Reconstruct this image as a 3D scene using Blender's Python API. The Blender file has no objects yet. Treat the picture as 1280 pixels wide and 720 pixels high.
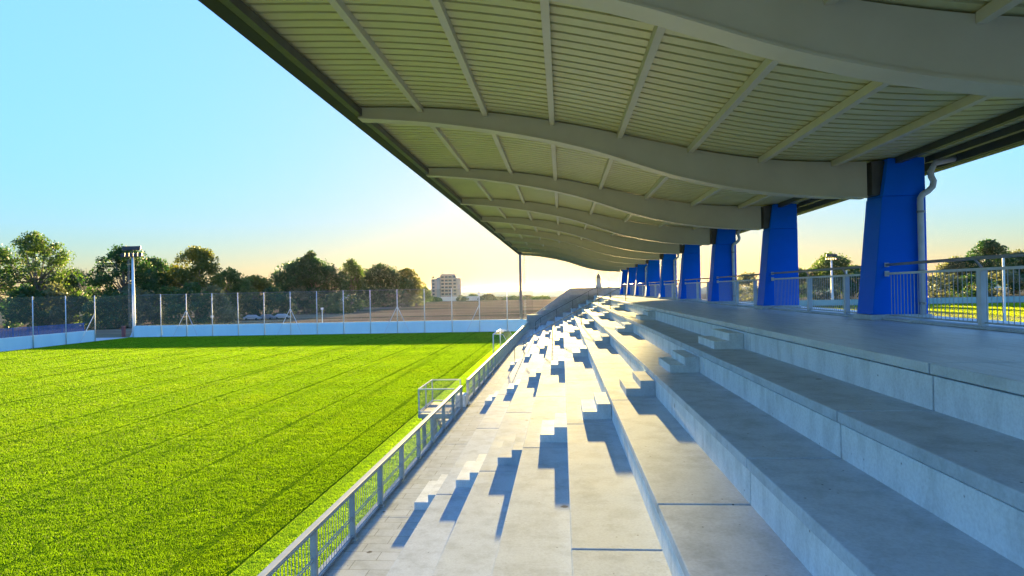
import bpy, math, random
import numpy as np
from mathutils import Vector, Matrix

scene = bpy.context.scene
C = scene.collection
E = 6.5            # eye height above the pitch; builders below take z relative to the eye
R = math.radians

# ------------------------------------------------------------------ camera
cam = bpy.data.cameras.new('camera')
camo = bpy.data.objects.new('camera', cam); C.objects.link(camo); scene.camera = camo
cam.sensor_width = 36.0; cam.lens = 791.8 / 1280 * 36.0
cam.clip_start = 0.05; cam.clip_end = 60000
yaw, pit, rol = R(4.51), R(0.2017), 0.020607
F = Vector((-math.sin(yaw) * math.cos(pit), math.cos(yaw) * math.cos(pit), math.sin(pit)))
Rt = F.cross(Vector((0, 0, 1))).normalized(); Up = Rt.cross(F)
cr = Rt * math.cos(rol) - Up * math.sin(rol); cu = Rt * math.sin(rol) + Up * math.cos(rol)
M = Matrix((cr, cu, -F)).transposed().to_4x4(); M.translation = Vector((0, 0, E)); camo.matrix_world = M

# ------------------------------------------------------------------ light
SUN = Vector((-0.013, 1.0, 0.0803)).normalized()
elev = math.asin(SUN.z); azim = math.atan2(SUN.x, SUN.y)
w = bpy.data.worlds.new('World'); scene.world = w; w.use_nodes = True
nt = w.node_tree; bg = nt.nodes['Background']
sky = nt.nodes.new('ShaderNodeTexSky'); sky.sky_type = 'NISHITA'; sky.sun_disc = False
sky.sun_elevation = elev; sky.sun_rotation = azim
sky.air_density = 1.25; sky.dust_density = 0.8; sky.ozone_density = 6.0; sky.altitude = 0
lum = nt.nodes.new('ShaderNodeRGBToBW'); nt.links.new(sky.outputs[0], lum.inputs[0])
pw = nt.nodes.new('ShaderNodeMath'); pw.operation = 'POWER'; nt.links.new(lum.outputs[0], pw.inputs[0]); pw.inputs[1].default_value = 0.76
kk = nt.nodes.new('ShaderNodeMath'); kk.operation = 'MULTIPLY_ADD'; nt.links.new(pw.outputs[0], kk.inputs[0])
kk.inputs[1].default_value = 4.1; kk.inputs[2].default_value = 0.02          # the photograph's highlights are compressed
dv = nt.nodes.new('ShaderNodeVectorMath'); dv.operation = 'DIVIDE'
nt.links.new(sky.outputs[0], dv.inputs[0]); nt.links.new(kk.outputs[0], dv.inputs[1])
hs = nt.nodes.new('ShaderNodeHueSaturation'); hs.inputs['Saturation'].default_value = 0.90
nt.links.new(dv.outputs[0], hs.inputs['Color']); nt.links.new(hs.outputs[0], bg.inputs[0]); bg.inputs[1].default_value = 0.15
sl = bpy.data.lights.new('sun', 'SUN'); so = bpy.data.objects.new('sun', sl); C.objects.link(so)
sl.energy = 2.0; sl.angle = R(0.5); sl.color = (1.0, 0.72, 0.27)
so.rotation_euler = (-SUN).to_track_quat('-Z', 'Y').to_euler(); so.location = (0, 0, 40)
vs = scene.view_settings; vs.view_transform = 'Standard'; vs.look = 'None'; vs.gamma = 1; vs.use_curve_mapping = False
vs.exposure = 4.28
scene.cycles.max_bounces = 8; scene.cycles.diffuse_bounces = 4; scene.cycles.transparent_max_bounces = 16
scene.cycles.use_denoising = True
scene.cycles.sample_clamp_indirect = 8

rng = np.random.default_rng(7); random.seed(7)

# ------------------------------------------------------------------ materials
def mat(name, col, rough=0.6, metal=0.0, spec=0.5):
    m = bpy.data.materials.new(name); m.use_nodes = True
    b = m.node_tree.nodes['Principled BSDF']
    b.inputs['Base Color'].default_value = (*col, 1); b.inputs['Roughness'].default_value = rough
    b.inputs['Metallic'].default_value = metal; b.inputs['Specular IOR Level'].default_value = spec
    return m
def N(m, t, **kw):
    n = m.node_tree.nodes.new(t)
    for k, v in kw.items():
        if k in n.inputs: n.inputs[k].default_value = v
        else: setattr(n, k, v)
    return n
def L(m, a, b): m.node_tree.links.new(a, b)
def coords(m, scale=(1, 1, 1)):
    tc = N(m, 'ShaderNodeTexCoord'); mp = N(m, 'ShaderNodeMapping'); mp.inputs['Scale'].default_value = scale
    L(m, tc.outputs['Object'], mp.inputs['Vector']); return mp.outputs[0]
def ramp(m, fac, stops):
    r = N(m, 'ShaderNodeValToRGB'); e = r.color_ramp.elements
    while len(e) < len(stops): e.new(0.5)
    for i, (p, c) in enumerate(stops):
        e[i].position = p; e[i].color = (*c, 1) if len(c) == 3 else c
    L(m, fac, r.inputs[0]); return r.outputs[0]
def mix(m, fac, a, b, mode='MIX'):
    n = N(m, 'ShaderNodeMix'); n.data_type = 'RGBA'; n.blend_type = mode
    for s, v in ((n.inputs[0], fac), (n.inputs[6], a), (n.inputs[7], b)):
        if hasattr(v, 'is_linked'): L(m, v, s)
        elif isinstance(v, (int, float)): s.default_value = v
        else: s.default_value = (*v, 1)
    return n.outputs[2]
def bump(m, h, strength=0.3, dist=0.01):
    b = N(m, 'ShaderNodeBump', Strength=strength, Distance=dist); L(m, h, b.inputs['Height'])
    L(m, b.outputs[0], m.node_tree.nodes['Principled BSDF'].inputs['Normal'])
def bsdf(m): return m.node_tree.nodes['Principled BSDF']
def noise(m, v, scale, detail=6, rough=0.6):
    n = N(m, 'ShaderNodeTexNoise', Scale=scale, Detail=detail, Roughness=rough); L(m, v, n.inputs['Vector']); return n.outputs['Fac']

def noisy(name, c0, c1, scale=4, rough=0.6, metal=0.0, spec=0.5, stretch=(1, 1, 1), bst=0.1):
    m = mat(name, c0, rough, metal, spec); v = coords(m, stretch)
    f = noise(m, v, scale)
    L(m, ramp(m, f, [(0.3, c0), (0.7, c1)]), bsdf(m).inputs['Base Color'])
    if bst: bump(m, noise(m, v, scale * 8), bst, 0.01)
    return m

def concrete(name, a, b, stretch=(1, 1, 1), rough=0.5, brick=False, spec=0.003):
    m = mat(name, a, rough, 0, spec); v = coords(m)
    big = noise(m, v, 0.9, 8, 0.62); fine = noise(m, v, 38, 5, 0.7)
    vs_ = coords(m, stretch); st = noise(m, vs_, 3.0, 6, 0.65)
    c = ramp(m, big, [(0.25, a), (0.75, b)])
    c = mix(m, 0.58, c, ramp(m, st, [(0.30, (0.60, 0.60, 0.58)), (0.55, (1, 1, 1)), (0.8, (1.06, 1.05, 1.02))]), 'MULTIPLY')
    c = mix(m, 0.35, c, ramp(m, fine, [(0.3, (0.60, 0.60, 0.60)), (0.6, (1.08, 1.08, 1.08))]), 'MULTIPLY')
    vo = N(m, 'ShaderNodeTexVoronoi', Scale=6.5, Randomness=1.0); L(m, v, vo.inputs['Vector'])
    hole = ramp(m, vo.outputs['Distance'], [(0.035, (0.28, 0.27, 0.26)), (0.075, (1, 1, 1))])
    gate = ramp(m, noise(m, v, 2.3, 2), [(0.47, (0, 0, 0)), (0.53, (1, 1, 1))])
    c = mix(m, gate, c, mix(m, 1.0, c, hole, 'MULTIPLY'))
    h = fine
    if brick:
        bt = N(m, 'ShaderNodeTexBrick', Scale=1.0); bt.offset = 0.5
        bt.inputs['Color1'].default_value = (1, 1, 1, 1); bt.inputs['Color2'].default_value = (0.90, 0.89, 0.86, 1)
        bt.inputs['Mortar'].default_value = (0.62, 0.60, 0.56, 1)
        bt.inputs['Mortar Size'].default_value = 0.008; bt.inputs['Brick Width'].default_value = 0.62; bt.inputs['Row Height'].default_value = 0.31
        L(m, v, bt.inputs['Vector']); c = mix(m, 1.0, c, bt.outputs['Color'], 'MULTIPLY')
    v2 = N(m, 'ShaderNodeTexVoronoi', Scale=0.9, Randomness=1.0); L(m, v, v2.inputs['Vector'])
    d2 = N(m, 'ShaderNodeMath'); d2.operation = 'MULTIPLY_ADD'; L(m, noise(m, v, 22, 3), d2.inputs[0]); d2.inputs[1].default_value = 0.05; L(m, v2.outputs['Distance'], d2.inputs[2])
    c = mix(m, 1.0, c, ramp(m, d2.outputs[0], [(0.055, (0.35, 0.32, 0.28)), (0.075, (1, 1, 1))]), 'MULTIPLY')
    L(m, c, bsdf(m).inputs['Base Color'])
    L(m, ramp(m, big, [(0.3, (rough - 0.05,) * 3), (0.7, (rough + 0.08,) * 3)]), bsdf(m).inputs['Roughness'])
    bump(m, h, 0.25, 0.006)
    return m

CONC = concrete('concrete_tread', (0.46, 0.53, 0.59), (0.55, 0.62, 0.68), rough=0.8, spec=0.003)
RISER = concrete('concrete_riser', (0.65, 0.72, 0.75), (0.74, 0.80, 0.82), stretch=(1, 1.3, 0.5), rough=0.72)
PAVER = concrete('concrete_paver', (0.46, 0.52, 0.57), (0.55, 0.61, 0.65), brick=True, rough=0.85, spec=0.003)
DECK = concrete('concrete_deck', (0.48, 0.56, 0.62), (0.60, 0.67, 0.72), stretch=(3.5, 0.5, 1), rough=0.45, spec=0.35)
WALLM = concrete('concrete_endwall', (0.36, 0.36, 0.35), (0.45, 0.45, 0.44), rough=0.7)
BLUE = noisy('blue_paint', (0.0003, 0.145, 0.80), (0.0005, 0.16, 0.86), 2.0, 0.55, 0, 0.1, stretch=(1, 1, 0.6), bst=0.06)
BLUED = noisy('blue_paint_base', (0.0003, 0.13, 0.74), (0.0005, 0.145, 0.80), 2.0, 0.55, 0, 0.1, bst=0.06)
SHEET = noisy('roof_sheet', (0.57, 0.54, 0.25), (0.63, 0.60, 0.29), 1.2, 0.42, bst=0)
STEEL = noisy('beam_paint', (0.56, 0.52, 0.36), (0.62, 0.58, 0.41), 1.5, 0.5, bst=0.03)
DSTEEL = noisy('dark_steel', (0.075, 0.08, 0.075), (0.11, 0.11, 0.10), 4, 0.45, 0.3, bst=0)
GALV = noisy('galvanised', (0.50, 0.55, 0.58), (0.62, 0.66, 0.69), 6, 0.5, 0.0, 0.3, bst=0)
GALVD = noisy('galvanised_dull', (0.22, 0.24, 0.25), (0.32, 0.33, 0.34), 6, 0.45, 0.5, bst=0)
WHITE = noisy('white_paint', (0.66, 0.68, 0.68), (0.78, 0.79, 0.79), 2.5, 0.55, bst=0)
WALLW = noisy('white_wall', (0.54, 0.73, 0.80), (0.62, 0.80, 0.86), 0.5, 0.7, stretch=(1, 1, 0.3), bst=0.1)
FASC = noisy('fascia_paint', (0.030, 0.034, 0.030), (0.045, 0.05, 0.042), 2, 0.6, 0, 0.2, bst=0)
GALM = noisy('galvanised_mid', (0.30, 0.35, 0.37), (0.40, 0.45, 0.47), 6, 0.5, 0.0, 0.3, bst=0)
BLACK = mat('black_steel', (0.02, 0.02, 0.022), 0.45)
RUB = mat('tyre_rubber', (0.02, 0.02, 0.02), 0.8)
GLASS = mat('dark_glass', (0.05, 0.07, 0.08), 0.12, 0, 0.8)
BARK = noisy('bark', (0.11, 0.085, 0.06), (0.24, 0.20, 0.155), 3, 0.9, stretch=(1, 1, 0.2), bst=0.4)
SOIL = mat('soil', (0.25, 0.19, 0.12), 1.0, 0, 0.0)
_f = noise(SOIL, coords(SOIL, (0.012, 0.075, 1)), 1.0, 5, 0.6)
_g = noise(SOIL, coords(SOIL, (0.1, 0.4, 1)), 1.0, 5, 0.7)
_c = ramp(SOIL, _f, [(0.36, (0.035, 0.045, 0.025)), (0.45, (0.13, 0.10, 0.06)), (0.52, (0.22, 0.15, 0.10)), (0.62, (0.28, 0.21, 0.13)), (0.72, (0.10, 0.10, 0.05))])
L(SOIL, mix(SOIL, 0.6, _c, ramp(SOIL, _g, [(0.35, (0.5, 0.5, 0.45)), (0.65, (1.1, 1.1, 1.1))]), 'MULTIPLY'), bsdf(SOIL).inputs['Base Color'])
BLUEF = noisy('blue_fence_paint', (0.03, 0.09, 0.34), (0.05, 0.13, 0.42), 1.5, 0.5, bst=0)
REDP = mat('red_paint', (0.20, 0.06, 0.06), 0.7)
TARP = noisy('blue_tarp', (0.20, 0.32, 0.45), (0.45, 0.55, 0.62), 4, 0.6, bst=0.3)
LENS = mat('lamp_lens', (0.45, 0.48, 0.5), 0.15, 0.2)

def leafmat(name, c0, c1, c2, trans, sc=0.5, tw=0.45):
    m = mat(name, c0, 0.55, 0, 0.25); b = bsdf(m); v = coords(m)
    col = ramp(m, noise(m, v, sc, 3), [(0.32, c0), (0.52, c1), (0.70, c2)])
    L(m, col, b.inputs['Base Color'])
    t = N(m, 'ShaderNodeBsdfTranslucent')
    L(m, mix(m, 1.0, col, trans, 'MULTIPLY'), t.inputs[0])
    ms = N(m, 'ShaderNodeMixShader'); ms.inputs[0].default_value = tw
    L(m, b.outputs[0], ms.inputs[1]); L(m, t.outputs[0], ms.inputs[2])
    L(m, ms.outputs[0], m.node_tree.nodes['Material Output'].inputs[0]); return m
LEAF = {
 'dark': leafmat('leaf_dark', (0.022, 0.056, 0.018), (0.036, 0.080, 0.025), (0.06, 0.105, 0.032), (1.6, 2.0, 0.8), 0.35, 0.3),
 'mid': leafmat('leaf_mid', (0.042, 0.075, 0.022), (0.07, 0.11, 0.03), (0.11, 0.14, 0.035), (1.9, 2.2, 0.8), 0.35, 0.36),
 'gold': leafmat('leaf_gold', (0.045, 0.07, 0.02), (0.09, 0.11, 0.02), (0.22, 0.18, 0.02), (2.0, 1.9, 0.8), 0.3, 0.35),
 'dusty': leafmat('leaf_dusty', (0.09, 0.10, 0.05), (0.13, 0.14, 0.07), (0.19, 0.18, 0.10), (1.6, 1.7, 1.0), 0.35, 0.35),
}
GRASS = leafmat('grass_blade', (0.108, 0.205, 0.003), (0.122, 0.222, 0.003), (0.145, 0.238, 0.004), (2.4, 2.4, 0.8), 0.22, 0.5)
GRASSB = leafmat('grass_blade_border', (0.19, 0.33, 0.015), (0.21, 0.35, 0.015), (0.235, 0.37, 0.015), (2.1, 2.1, 0.9), 0.5, 0.55)
TURF = noisy('turf_soil', (0.035, 0.095, 0.003), (0.06, 0.13, 0.004), 1.2, 1.0, 0, 0.0, bst=0.5)
TURFB = noisy('turf_border', (0.20, 0.27, 0.02), (0.26, 0.33, 0.025), 2.5, 1.0, 0, 0.0, bst=0.5)
GROUND = noisy('dry_ground', (0.10, 0.10, 0.06), (0.20, 0.17, 0.11), 0.06, 1.0, 0, 0.0, bst=0.3)
SEA = noisy('sea_water', (0.12, 0.20, 0.22), (0.15, 0.24, 0.25), 0.004, 1.0, 0, 0.0, bst=0)
PATHM = noisy('pale_path', (0.36, 0.35, 0.34), (0.46, 0.45, 0.43), 0.6, 0.9, bst=0.2)

def netmat(name, col, cover):
    m = mat(name, col, 0.8); t = N(m, 'ShaderNodeBsdfTransparent'); ms = N(m, 'ShaderNodeMixShader')
    ms.inputs[0].default_value = cover
    L(m, t.outputs[0], ms.inputs[1]); L(m, bsdf(m).outputs[0], ms.inputs[2])
    L(m, ms.outputs[0], m.node_tree.nodes['Material Output'].inputs[0]); return m
NET = netmat('fine_netting', (0.30, 0.27, 0.20), 0.20)
GNET = netmat('goal_netting', (0.3, 0.3, 0.28), 0.14)
MESHP = netmat('wire_mesh', (0.30, 0.33, 0.35), 0.16)

# ------------------------------------------------------------------ mesh builder
def link(o): C.objects.link(o); return o
def tag(o, label=None, cat=None, group=None, kind=None):
    if label: o['label'] = label
    if cat: o['category'] = cat
    if group: o['group'] = group
    if kind: o['kind'] = kind
    return o
def empty(name, loc, label, cat, group=None):
    o = link(bpy.data.objects.new(name, None)); o.location = (loc[0], loc[1], loc[2] + E)
    o.empty_display_size = 0.3
    return tag(o, label, cat, group)

class MB:
    def __init__(s): s.v = []; s.f = []
    def add(s, vs_, fs):
        n = len(s.v); s.v += [tuple(map(float, p)) for p in vs_]; s.f += [tuple(i + n for i in f) for f in fs]; return s
    def box(s, x0, x1, y0, y1, z0, z1):
        return s.add([(x0, y0, z0), (x1, y0, z0), (x1, y1, z0), (x0, y1, z0), (x0, y0, z1), (x1, y0, z1), (x1, y1, z1), (x0, y1, z1)],
              [(0, 3, 2, 1), (4, 5, 6, 7), (0, 1, 5, 4), (1, 2, 6, 5), (2, 3, 7, 6), (3, 0, 4, 7)])
    def prism_y(s, prof, y0, y1):       # profile (x,z), counter-clockwise seen from -Y
        n = len(prof)
        return s.add([(x, y0, z) for x, z in prof] + [(x, y1, z) for x, z in prof],
              [tuple(range(n)), tuple(range(2 * n - 1, n - 1, -1))] + [(i, n + i, n + (i + 1) % n, (i + 1) % n) for i in range(n)])
    def strip_y(s, bot, top, y0, y1):   # long curved member: matching bottom and top polylines
        n = len(bot); v = []
        for y in (y0, y1): v += [(x, y, z) for x, z in bot] + [(x, y, z) for x, z in top]
        f = []
        for i in range(n - 1):
            f += [(i, i + 1, n + i + 1, n + i), (2*n+i, 3*n+i, 3*n+i+1, 2*n+i+1), (i, 2*n+i, 2*n+i+1, i+1), (n+i, n+i+1, 3*n+i+1, 3*n+i)]
        f += [(0, n, 3*n, 2*n), (n-1, 3*n-1, 4*n-1, 2*n-1)]
        return s.add(v, f)
    def tube(s, pts, r, seg=8, cap=True):
        pts = [Vector(p) for p in pts]; n = len(pts); rs = r if hasattr(r, '__len__') else [r] * n
        v = []; f = []; prev = None
        for i, p in enumerate(pts):
            d = (pts[min(i + 1, n - 1)] - pts[max(i - 1, 0)]).normalized()
            if prev is None:
                a = d.cross(Vector((0, 0, 1)));
                if a.length < 1e-3: a = d.cross(Vector((1, 0, 0)))
                a.normalize()
            else:
                a = prev - d * prev.dot(d); a.normalize()
            prev = a; b = d.cross(a)
            for k in range(seg):
                t = 2 * math.pi * k / seg; v.append(p + (a * math.cos(t) + b * math.sin(t)) * rs[i])
        for i in range(n - 1):
            for k in range(seg):
                f.append((i*seg+k, i*seg+(k+1) % seg, (i+1)*seg+(k+1) % seg, (i+1)*seg+k))
        if cap: f += [tuple(range(seg - 1, -1, -1)), tuple(range((n - 1) * seg, n * seg))]
        return s.add(v, f)
    def bar(s, a, b, w, h=None):        # rectangular bar between two points
        a = Vector(a); b = Vector(b); d = (b - a).normalized(); h = h or w
        x = d.cross(Vector((0, 0, 1)))
        if x.length < 1e-3: x = Vector((1, 0, 0))
        x.normalize(); u = x.cross(d); v = []
        for p in (a, b): v += [p - x*w/2 - u*h/2, p + x*w/2 - u*h/2, p + x*w/2 + u*h/2, p - x*w/2 + u*h/2]
        return s.add(v, [(3, 2, 1, 0), (4, 5, 6, 7), (0, 1, 5, 4), (1, 2, 6, 5), (2, 3, 7, 6), (3, 0, 4, 7)])
    def quad(s, a, b, c, d): return s.add([a, b, c, d], [(0, 1, 2, 3)])
    def build(s, name, m, parent=None, bevel=0, smooth=False, org=None):
        me = bpy.data.meshes.new(name)
        v = np.array(s.v, float); v[:, 2] += E
        if parent is not None: o0 = np.array(parent.matrix_world.translation if parent.parent is None and parent.type != 'EMPTY' else world_loc(parent))
        elif org is not None: o0 = np.array((org[0], org[1], org[2] + E))
        else: o0 = np.array([(v[:, 0].min() + v[:, 0].max()) / 2, (v[:, 1].min() + v[:, 1].max()) / 2, v[:, 2].min()])
        v -= o0
        me.from_pydata(v.tolist(), [], s.f); me.materials.append(m); me.update()
        if smooth: me.shade_smooth()
        o = link(bpy.data.objects.new(name, me))
        if parent is not None: o.parent = parent
        else: o.location = o0
        if bevel:
            md = o.modifiers.new('bevel', 'BEVEL'); md.width = bevel; md.segments = 2; md.limit_method = 'ANGLE'; md.angle_limit = R(40)
        return o
def world_loc(o):
    p = Vector((0, 0, 0))
    while o is not None: p = p + Vector(o.location); o = o.parent
    return p
def copy_tree(o, loc, label=None, group=None):
    r = link(o.copy()); r.location = (loc[0], loc[1], loc[2] + E)
    if label: r['label'] = label
    def rec(a, b):
        for ch in [c for c in bpy.data.objects if c.parent == a]:
            d = link(ch.copy()); d.parent = b; rec(ch, d)
    rec(o, r); return r
def fastmesh(name, verts, tris, m, parent=None, k=3):
    v = np.asarray(verts, np.float32).reshape(-1, 3).copy(); v[:, 2] += E
    o0 = np.array(world_loc(parent)) if parent is not None else np.zeros(3)
    v -= o0.astype(np.float32)
    me = bpy.data.meshes.new(name); n = len(tris)
    me.vertices.add(len(v)); me.vertices.foreach_set('co', v.ravel())
    me.loops.add(n * k); me.loops.foreach_set('vertex_index', np.asarray(tris, np.int32).ravel())
    me.polygons.add(n); me.polygons.foreach_set('loop_start', np.arange(0, n * k, k, dtype=np.int32))
    me.update(calc_edges=True); me.shade_flat(); me.materials.append(m)
    o = link(bpy.data.objects.new(name, me))
    if parent is not None: o.parent = parent
    return o
def vnoise(x, y, s, seed):
    g = np.random.default_rng(seed).random((256, 256)); x = x / s; y = y / s
    xi = np.floor(x).astype(int); yi = np.floor(y).astype(int); fx = x - xi; fy = y - yi
    fx = fx * fx * (3 - 2 * fx); fy = fy * fy * (3 - 2 * fy)
    G = lambda a, b: g[a % 256, b % 256]
    return (G(xi, yi) * (1 - fx) + G(xi + 1, yi) * fx) * (1 - fy) + (G(xi, yi + 1) * (1 - fx) + G(xi + 1, yi + 1) * fx) * fy

# ------------------------------------------------------------------ ground, pitches, sea
GZ = -E
def sheet(name, m, x0, x1, y0, y1, z, kind='structure'):
    b = MB(); b.quad((x0, y0, z), (x1, y0, z), (x1, y1, z), (x0, y1, z)); o = b.build(name, m, org=((x0 + x1) / 2, (y0 + y1) / 2, z)); tag(o, kind=kind); return o
sheet('ground', GROUND, -3000, 3000, -400, 560, GZ)
sheet('sea', SEA, -4000, 4000, 560, 6000, GZ - 0.6)
sheet('pitch', TURF, -71.3, -7.85, -12, 99.6, GZ + 0.024)
sheet('turf_border', TURFB, -7.85, -3.60, -12, 99.6, GZ + 0.016)
sheet('second_pitch', TURF, 12.0, 190, 20, 190, GZ + 0.03)
sheet('access_path', PATHM, -90, -71.4, 91.9, 99.3, GZ + 0.02)
sheet('field', SOIL, -140, 80, 108, 420, GZ + 0.06)

def grass(name, m, x0, x1, y0, y1, dens, hgt, seed, wid=0.00085, label=None):
    r = np.random.default_rng(seed); P = []
    ys = np.geomspace(y0, y1, 15)
    for a, b in zip(ys[:-1], ys[1:]):
        xs = -np.geomspace(-x1, -x0, 9) if x1 < 0 else np.geomspace(x0, x1, 9)
        xs = np.sort(xs)
        for c, d in zip(xs[:-1], xs[1:]):
            dist = math.hypot((a + b) / 2, (c + d) / 2)
            # skip what lies far outside the view cone
            lo, hi = min(c / a, c / b), max(d / a, d / b)
            if hi < -1.05 or lo > 0.9: continue
            n = int(dens * (20.0 / dist) ** 1.75 * (b - a) * (d - c))
            n = max(n, 4)
            P.append(np.stack([r.uniform(c, d, n), r.uniform(a, b, n)], 1))
    P = np.concatenate(P); n = len(P); x, y = P[:, 0], P[:, 1]
    dist = np.hypot(x, y)
    clump = 0.40 * vnoise(x, y, 0.42, seed + 1) + 0.40 * vnoise(x, y, 0.17, seed + 2) + 0.30 * vnoise(x, y, 3.1, seed + 3)
    h = hgt * (0.6 + 0.75 * clump ** 1.5) * r.uniform(0.8, 1.2, n)
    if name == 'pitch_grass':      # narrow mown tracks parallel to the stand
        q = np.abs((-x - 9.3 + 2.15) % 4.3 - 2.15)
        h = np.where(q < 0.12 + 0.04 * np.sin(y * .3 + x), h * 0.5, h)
    wd = np.maximum(0.012, wid * dist) * r.uniform(0.7, 1.3, n)
    th = r.uniform(0, math.pi, n); lx = r.normal(0, 0.35, n) * h; ly = r.normal(0.0, 0.35, n) * h
    cx, sx = np.cos(th) * wd / 2, np.sin(th) * wd / 2
    z0 = np.full(n, GZ + 0.015)
    V = np.stack([np.stack([x - cx, y - sx, z0], 1), np.stack([x + cx, y + sx, z0], 1), np.stack([x + lx, y + ly, z0 + h], 1)], 1)
    o = fastmesh(name, V, np.arange(3 * n).reshape(-1, 3), m)
    tag(o, kind='stuff', label=label, cat='grass'); return o
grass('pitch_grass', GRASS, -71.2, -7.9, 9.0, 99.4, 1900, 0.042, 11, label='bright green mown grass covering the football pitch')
grass('border_grass', GRASSB, -7.82, -3.9, 9.0, 99.4, 2600, 0.028, 21, label='short yellow green grass strip between pitch and stand')
GRASS2 = leafmat('grass_blade_far', (0.15, 0.22, 0.004), (0.175, 0.24, 0.004), (0.20, 0.26, 0.005), (2.4, 2.2, 0.8), 0.1, 0.5)
grass('second_pitch_grass', GRASS2, 14, 189, 45, 189, 420, 0.09, 31, wid=0.0016, label='sunlit grass of the pitch behind the stand')

# ------------------------------------------------------------------ the grandstand
H = 0.7
XE = [H * (4.518 - 1.1064 * k) for k in range(8)]       # front edge of level k
HZ = [-H * (1 + 0.5846 * k) for k in range(9)]          # height of level k (8 = walkway)
RS = H * 0.5846
Y0S, Y1S = -7.0, 63.6
JO = [5.72 - 10.6 + 5.3 * i for i in range(-1, 13)]
JO = [j for j in JO if Y0S + 1 < j < Y1S - 1]
spans = list(zip([Y0S] + JO, JO + [Y1S]))
stand = empty('grandstand', (1.5, 30, GZ), 'long pale concrete grandstand with stepped seating tiers under the roof', 'grandstand')
body = MB(); prof = [(-3.62, GZ), (7.6, GZ), (7.6, -0.78)]
prof += [(XE[0] + 0.09, -0.78)]
for k in range(1, 8): prof += [(XE[k-1] + 0.09, HZ[k] - 0.085), (XE[k] + 0.09, HZ[k] - 0.085)]
prof += [(XE[7] + 0.09, HZ[8] - 0.085), (-3.62, HZ[8] - 0.085)]
body.prism_y(prof, Y0S + 0.02, Y1S - 0.02); body.build('terrace_body', WALLM, stand)
G = 0.012
for k in range(1, 8):
    m = MB()
    for a, b in spans:
        m.box(XE[k] - 0.030, XE[k-1] + 0.06, a + G, b - G, HZ[k] - 0.095, HZ[k])
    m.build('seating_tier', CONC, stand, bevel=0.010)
dk = MB()
for a, b in spans: dk.box(XE[0] - 0.030, 7.58, a + G, b - G, HZ[0] - 0.095, HZ[0])
dk.build('deck', DECK, stand, bevel=0.010)
wk = MB()
for a, b in spans: wk.box(-3.60, XE[7] + 0.06, a + G/2, b - G/2, HZ[8] - 0.10, HZ[8])
wk.build('walkway', PAVER, stand, bevel=0.006)
for k in range(1, 9):
    m = MB()
    for a, b in spans:
        m.box(XE[k-1], XE[k-1] + 0.12, a + G, b - G, HZ[k] - 0.03, HZ[k-1] - 0.112)
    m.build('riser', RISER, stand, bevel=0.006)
for j in range(1, 6):
    ya = 11.4 + 10.6 * (j - 1)
    for k in range(1, 9):
        m = MB(); x = XE[k-1]; z = HZ[k]
        m.prism_y([(x - 0.516, z - 0.01), (x - 0.003, z - 0.01), (x - 0.003, z + RS * 2/3), (x - 0.258, z + RS * 2/3), (x - 0.258, z + RS/3), (x - 0.516, z + RS/3)], ya, ya + 1.3)
        m.build('step_block', RISER if k % 3 else CONC, stand, bevel=0.010)
# end walls beyond the last aisle
ew = MB()
for x0, x1, z in [(-3.6, -1.92, -2.5), (-1.92, -1.0, -1.97), (-1.0, -0.2, -1.47), (-0.2, 0.7, -0.98), (0.7, 3.6, -0.62)]:
    ew.box(x0, x1 - 0.004, 63.63, 64.05, GZ, z)
ew.build('end_wall', WALLM, stand, bevel=0.01)
bw = MB()
bw.prism_y([(-3.2, GZ), (8.5, GZ), (8.5, 0.10), (0.85, 0.10), (-1.05, -1.25), (-3.2, -2.7)], 67.0, 67.35)
bw.build('parapet_wall', WALLM, stand, bevel=0.01)
lo = MB(); lo.box(-3.6, 8.4, 64.06, 66.98, GZ, -2.95); lo.build('lower_landing', CONC, stand)

# roof -------------------------------------------------------------
BX = [-4.05, -2.52, -1.31, -0.16, 0.96, 2.02, 2.99, 3.91, 4.74, 5.88]
BB = [3.545, 3.39, 3.19, 2.945, 2.62, 2.24, 1.975, 1.797, 1.698, 1.627]
TX = [-4.04, -2.78, -1.43, -0.15, 1.0, 2.5, 3.84, 5.16, 5.9, 7.6]
TT = [3.775, 3.71, 3.565, 3.34, 3.075, 2.70, 2.445, 2.33, 2.315, 2.36]
def spline(xs, zs):
    xs = np.array(xs); zs = np.array(zs); n = len(xs); h = np.diff(xs)
    A = np.zeros((n, n)); b = np.zeros(n); A[0, 0] = A[-1, -1] = 1
    for i in range(1, n - 1):
        A[i, i-1] = h[i-1]; A[i, i] = 2 * (h[i-1] + h[i]); A[i, i+1] = h[i]
        b[i] = 6 * ((zs[i+1] - zs[i]) / h[i] - (zs[i] - zs[i-1]) / h[i-1])
    mm = np.linalg.solve(A, b)
    def f(x):
        x = np.asarray(x, float); i = np.clip(np.searchsorted(xs, x) - 1, 0, n - 2); d = x - xs[i]
        return zs[i] + d * ((zs[i+1] - zs[i]) / h[i] - h[i] * (2 * mm[i] + mm[i+1]) / 6) + d**2 * mm[i] / 2 + d**3 * (mm[i+1] - mm[i]) / (6 * h[i])
    return f
fb, ft = spline(BX, BB), spline(TX, TT)
YC = [12.7 + 6.45 * (n - 2) for n in range(0, 11)]      # -0.2 ... 64.3
YR0, YR1 = -0.75, 64.75
roof = empty('grandstand_roof', (1.7, 32, 1.6), 'wave shaped corrugated metal roof with curved beams over the stand', 'roof')
xs = np.concatenate([np.linspace(-4.15, 7.62, 56)])
per = 0.25; ph = np.array([0.0, 0.185, 0.192, 0.243]); ys = []; zo = []
y = YR0
while y < YR1:
    for p_, z_ in zip(ph, (0.0, 0.0, 0.10, 0.10)): ys.append(y + p_); zo.append(z_)
    y += per
ys = np.array(ys); zo = np.array(zo)
XX, YY = np.meshgrid(xs, ys); ZZ = ft(XX) + 0.03 + zo[:, None]
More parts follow.
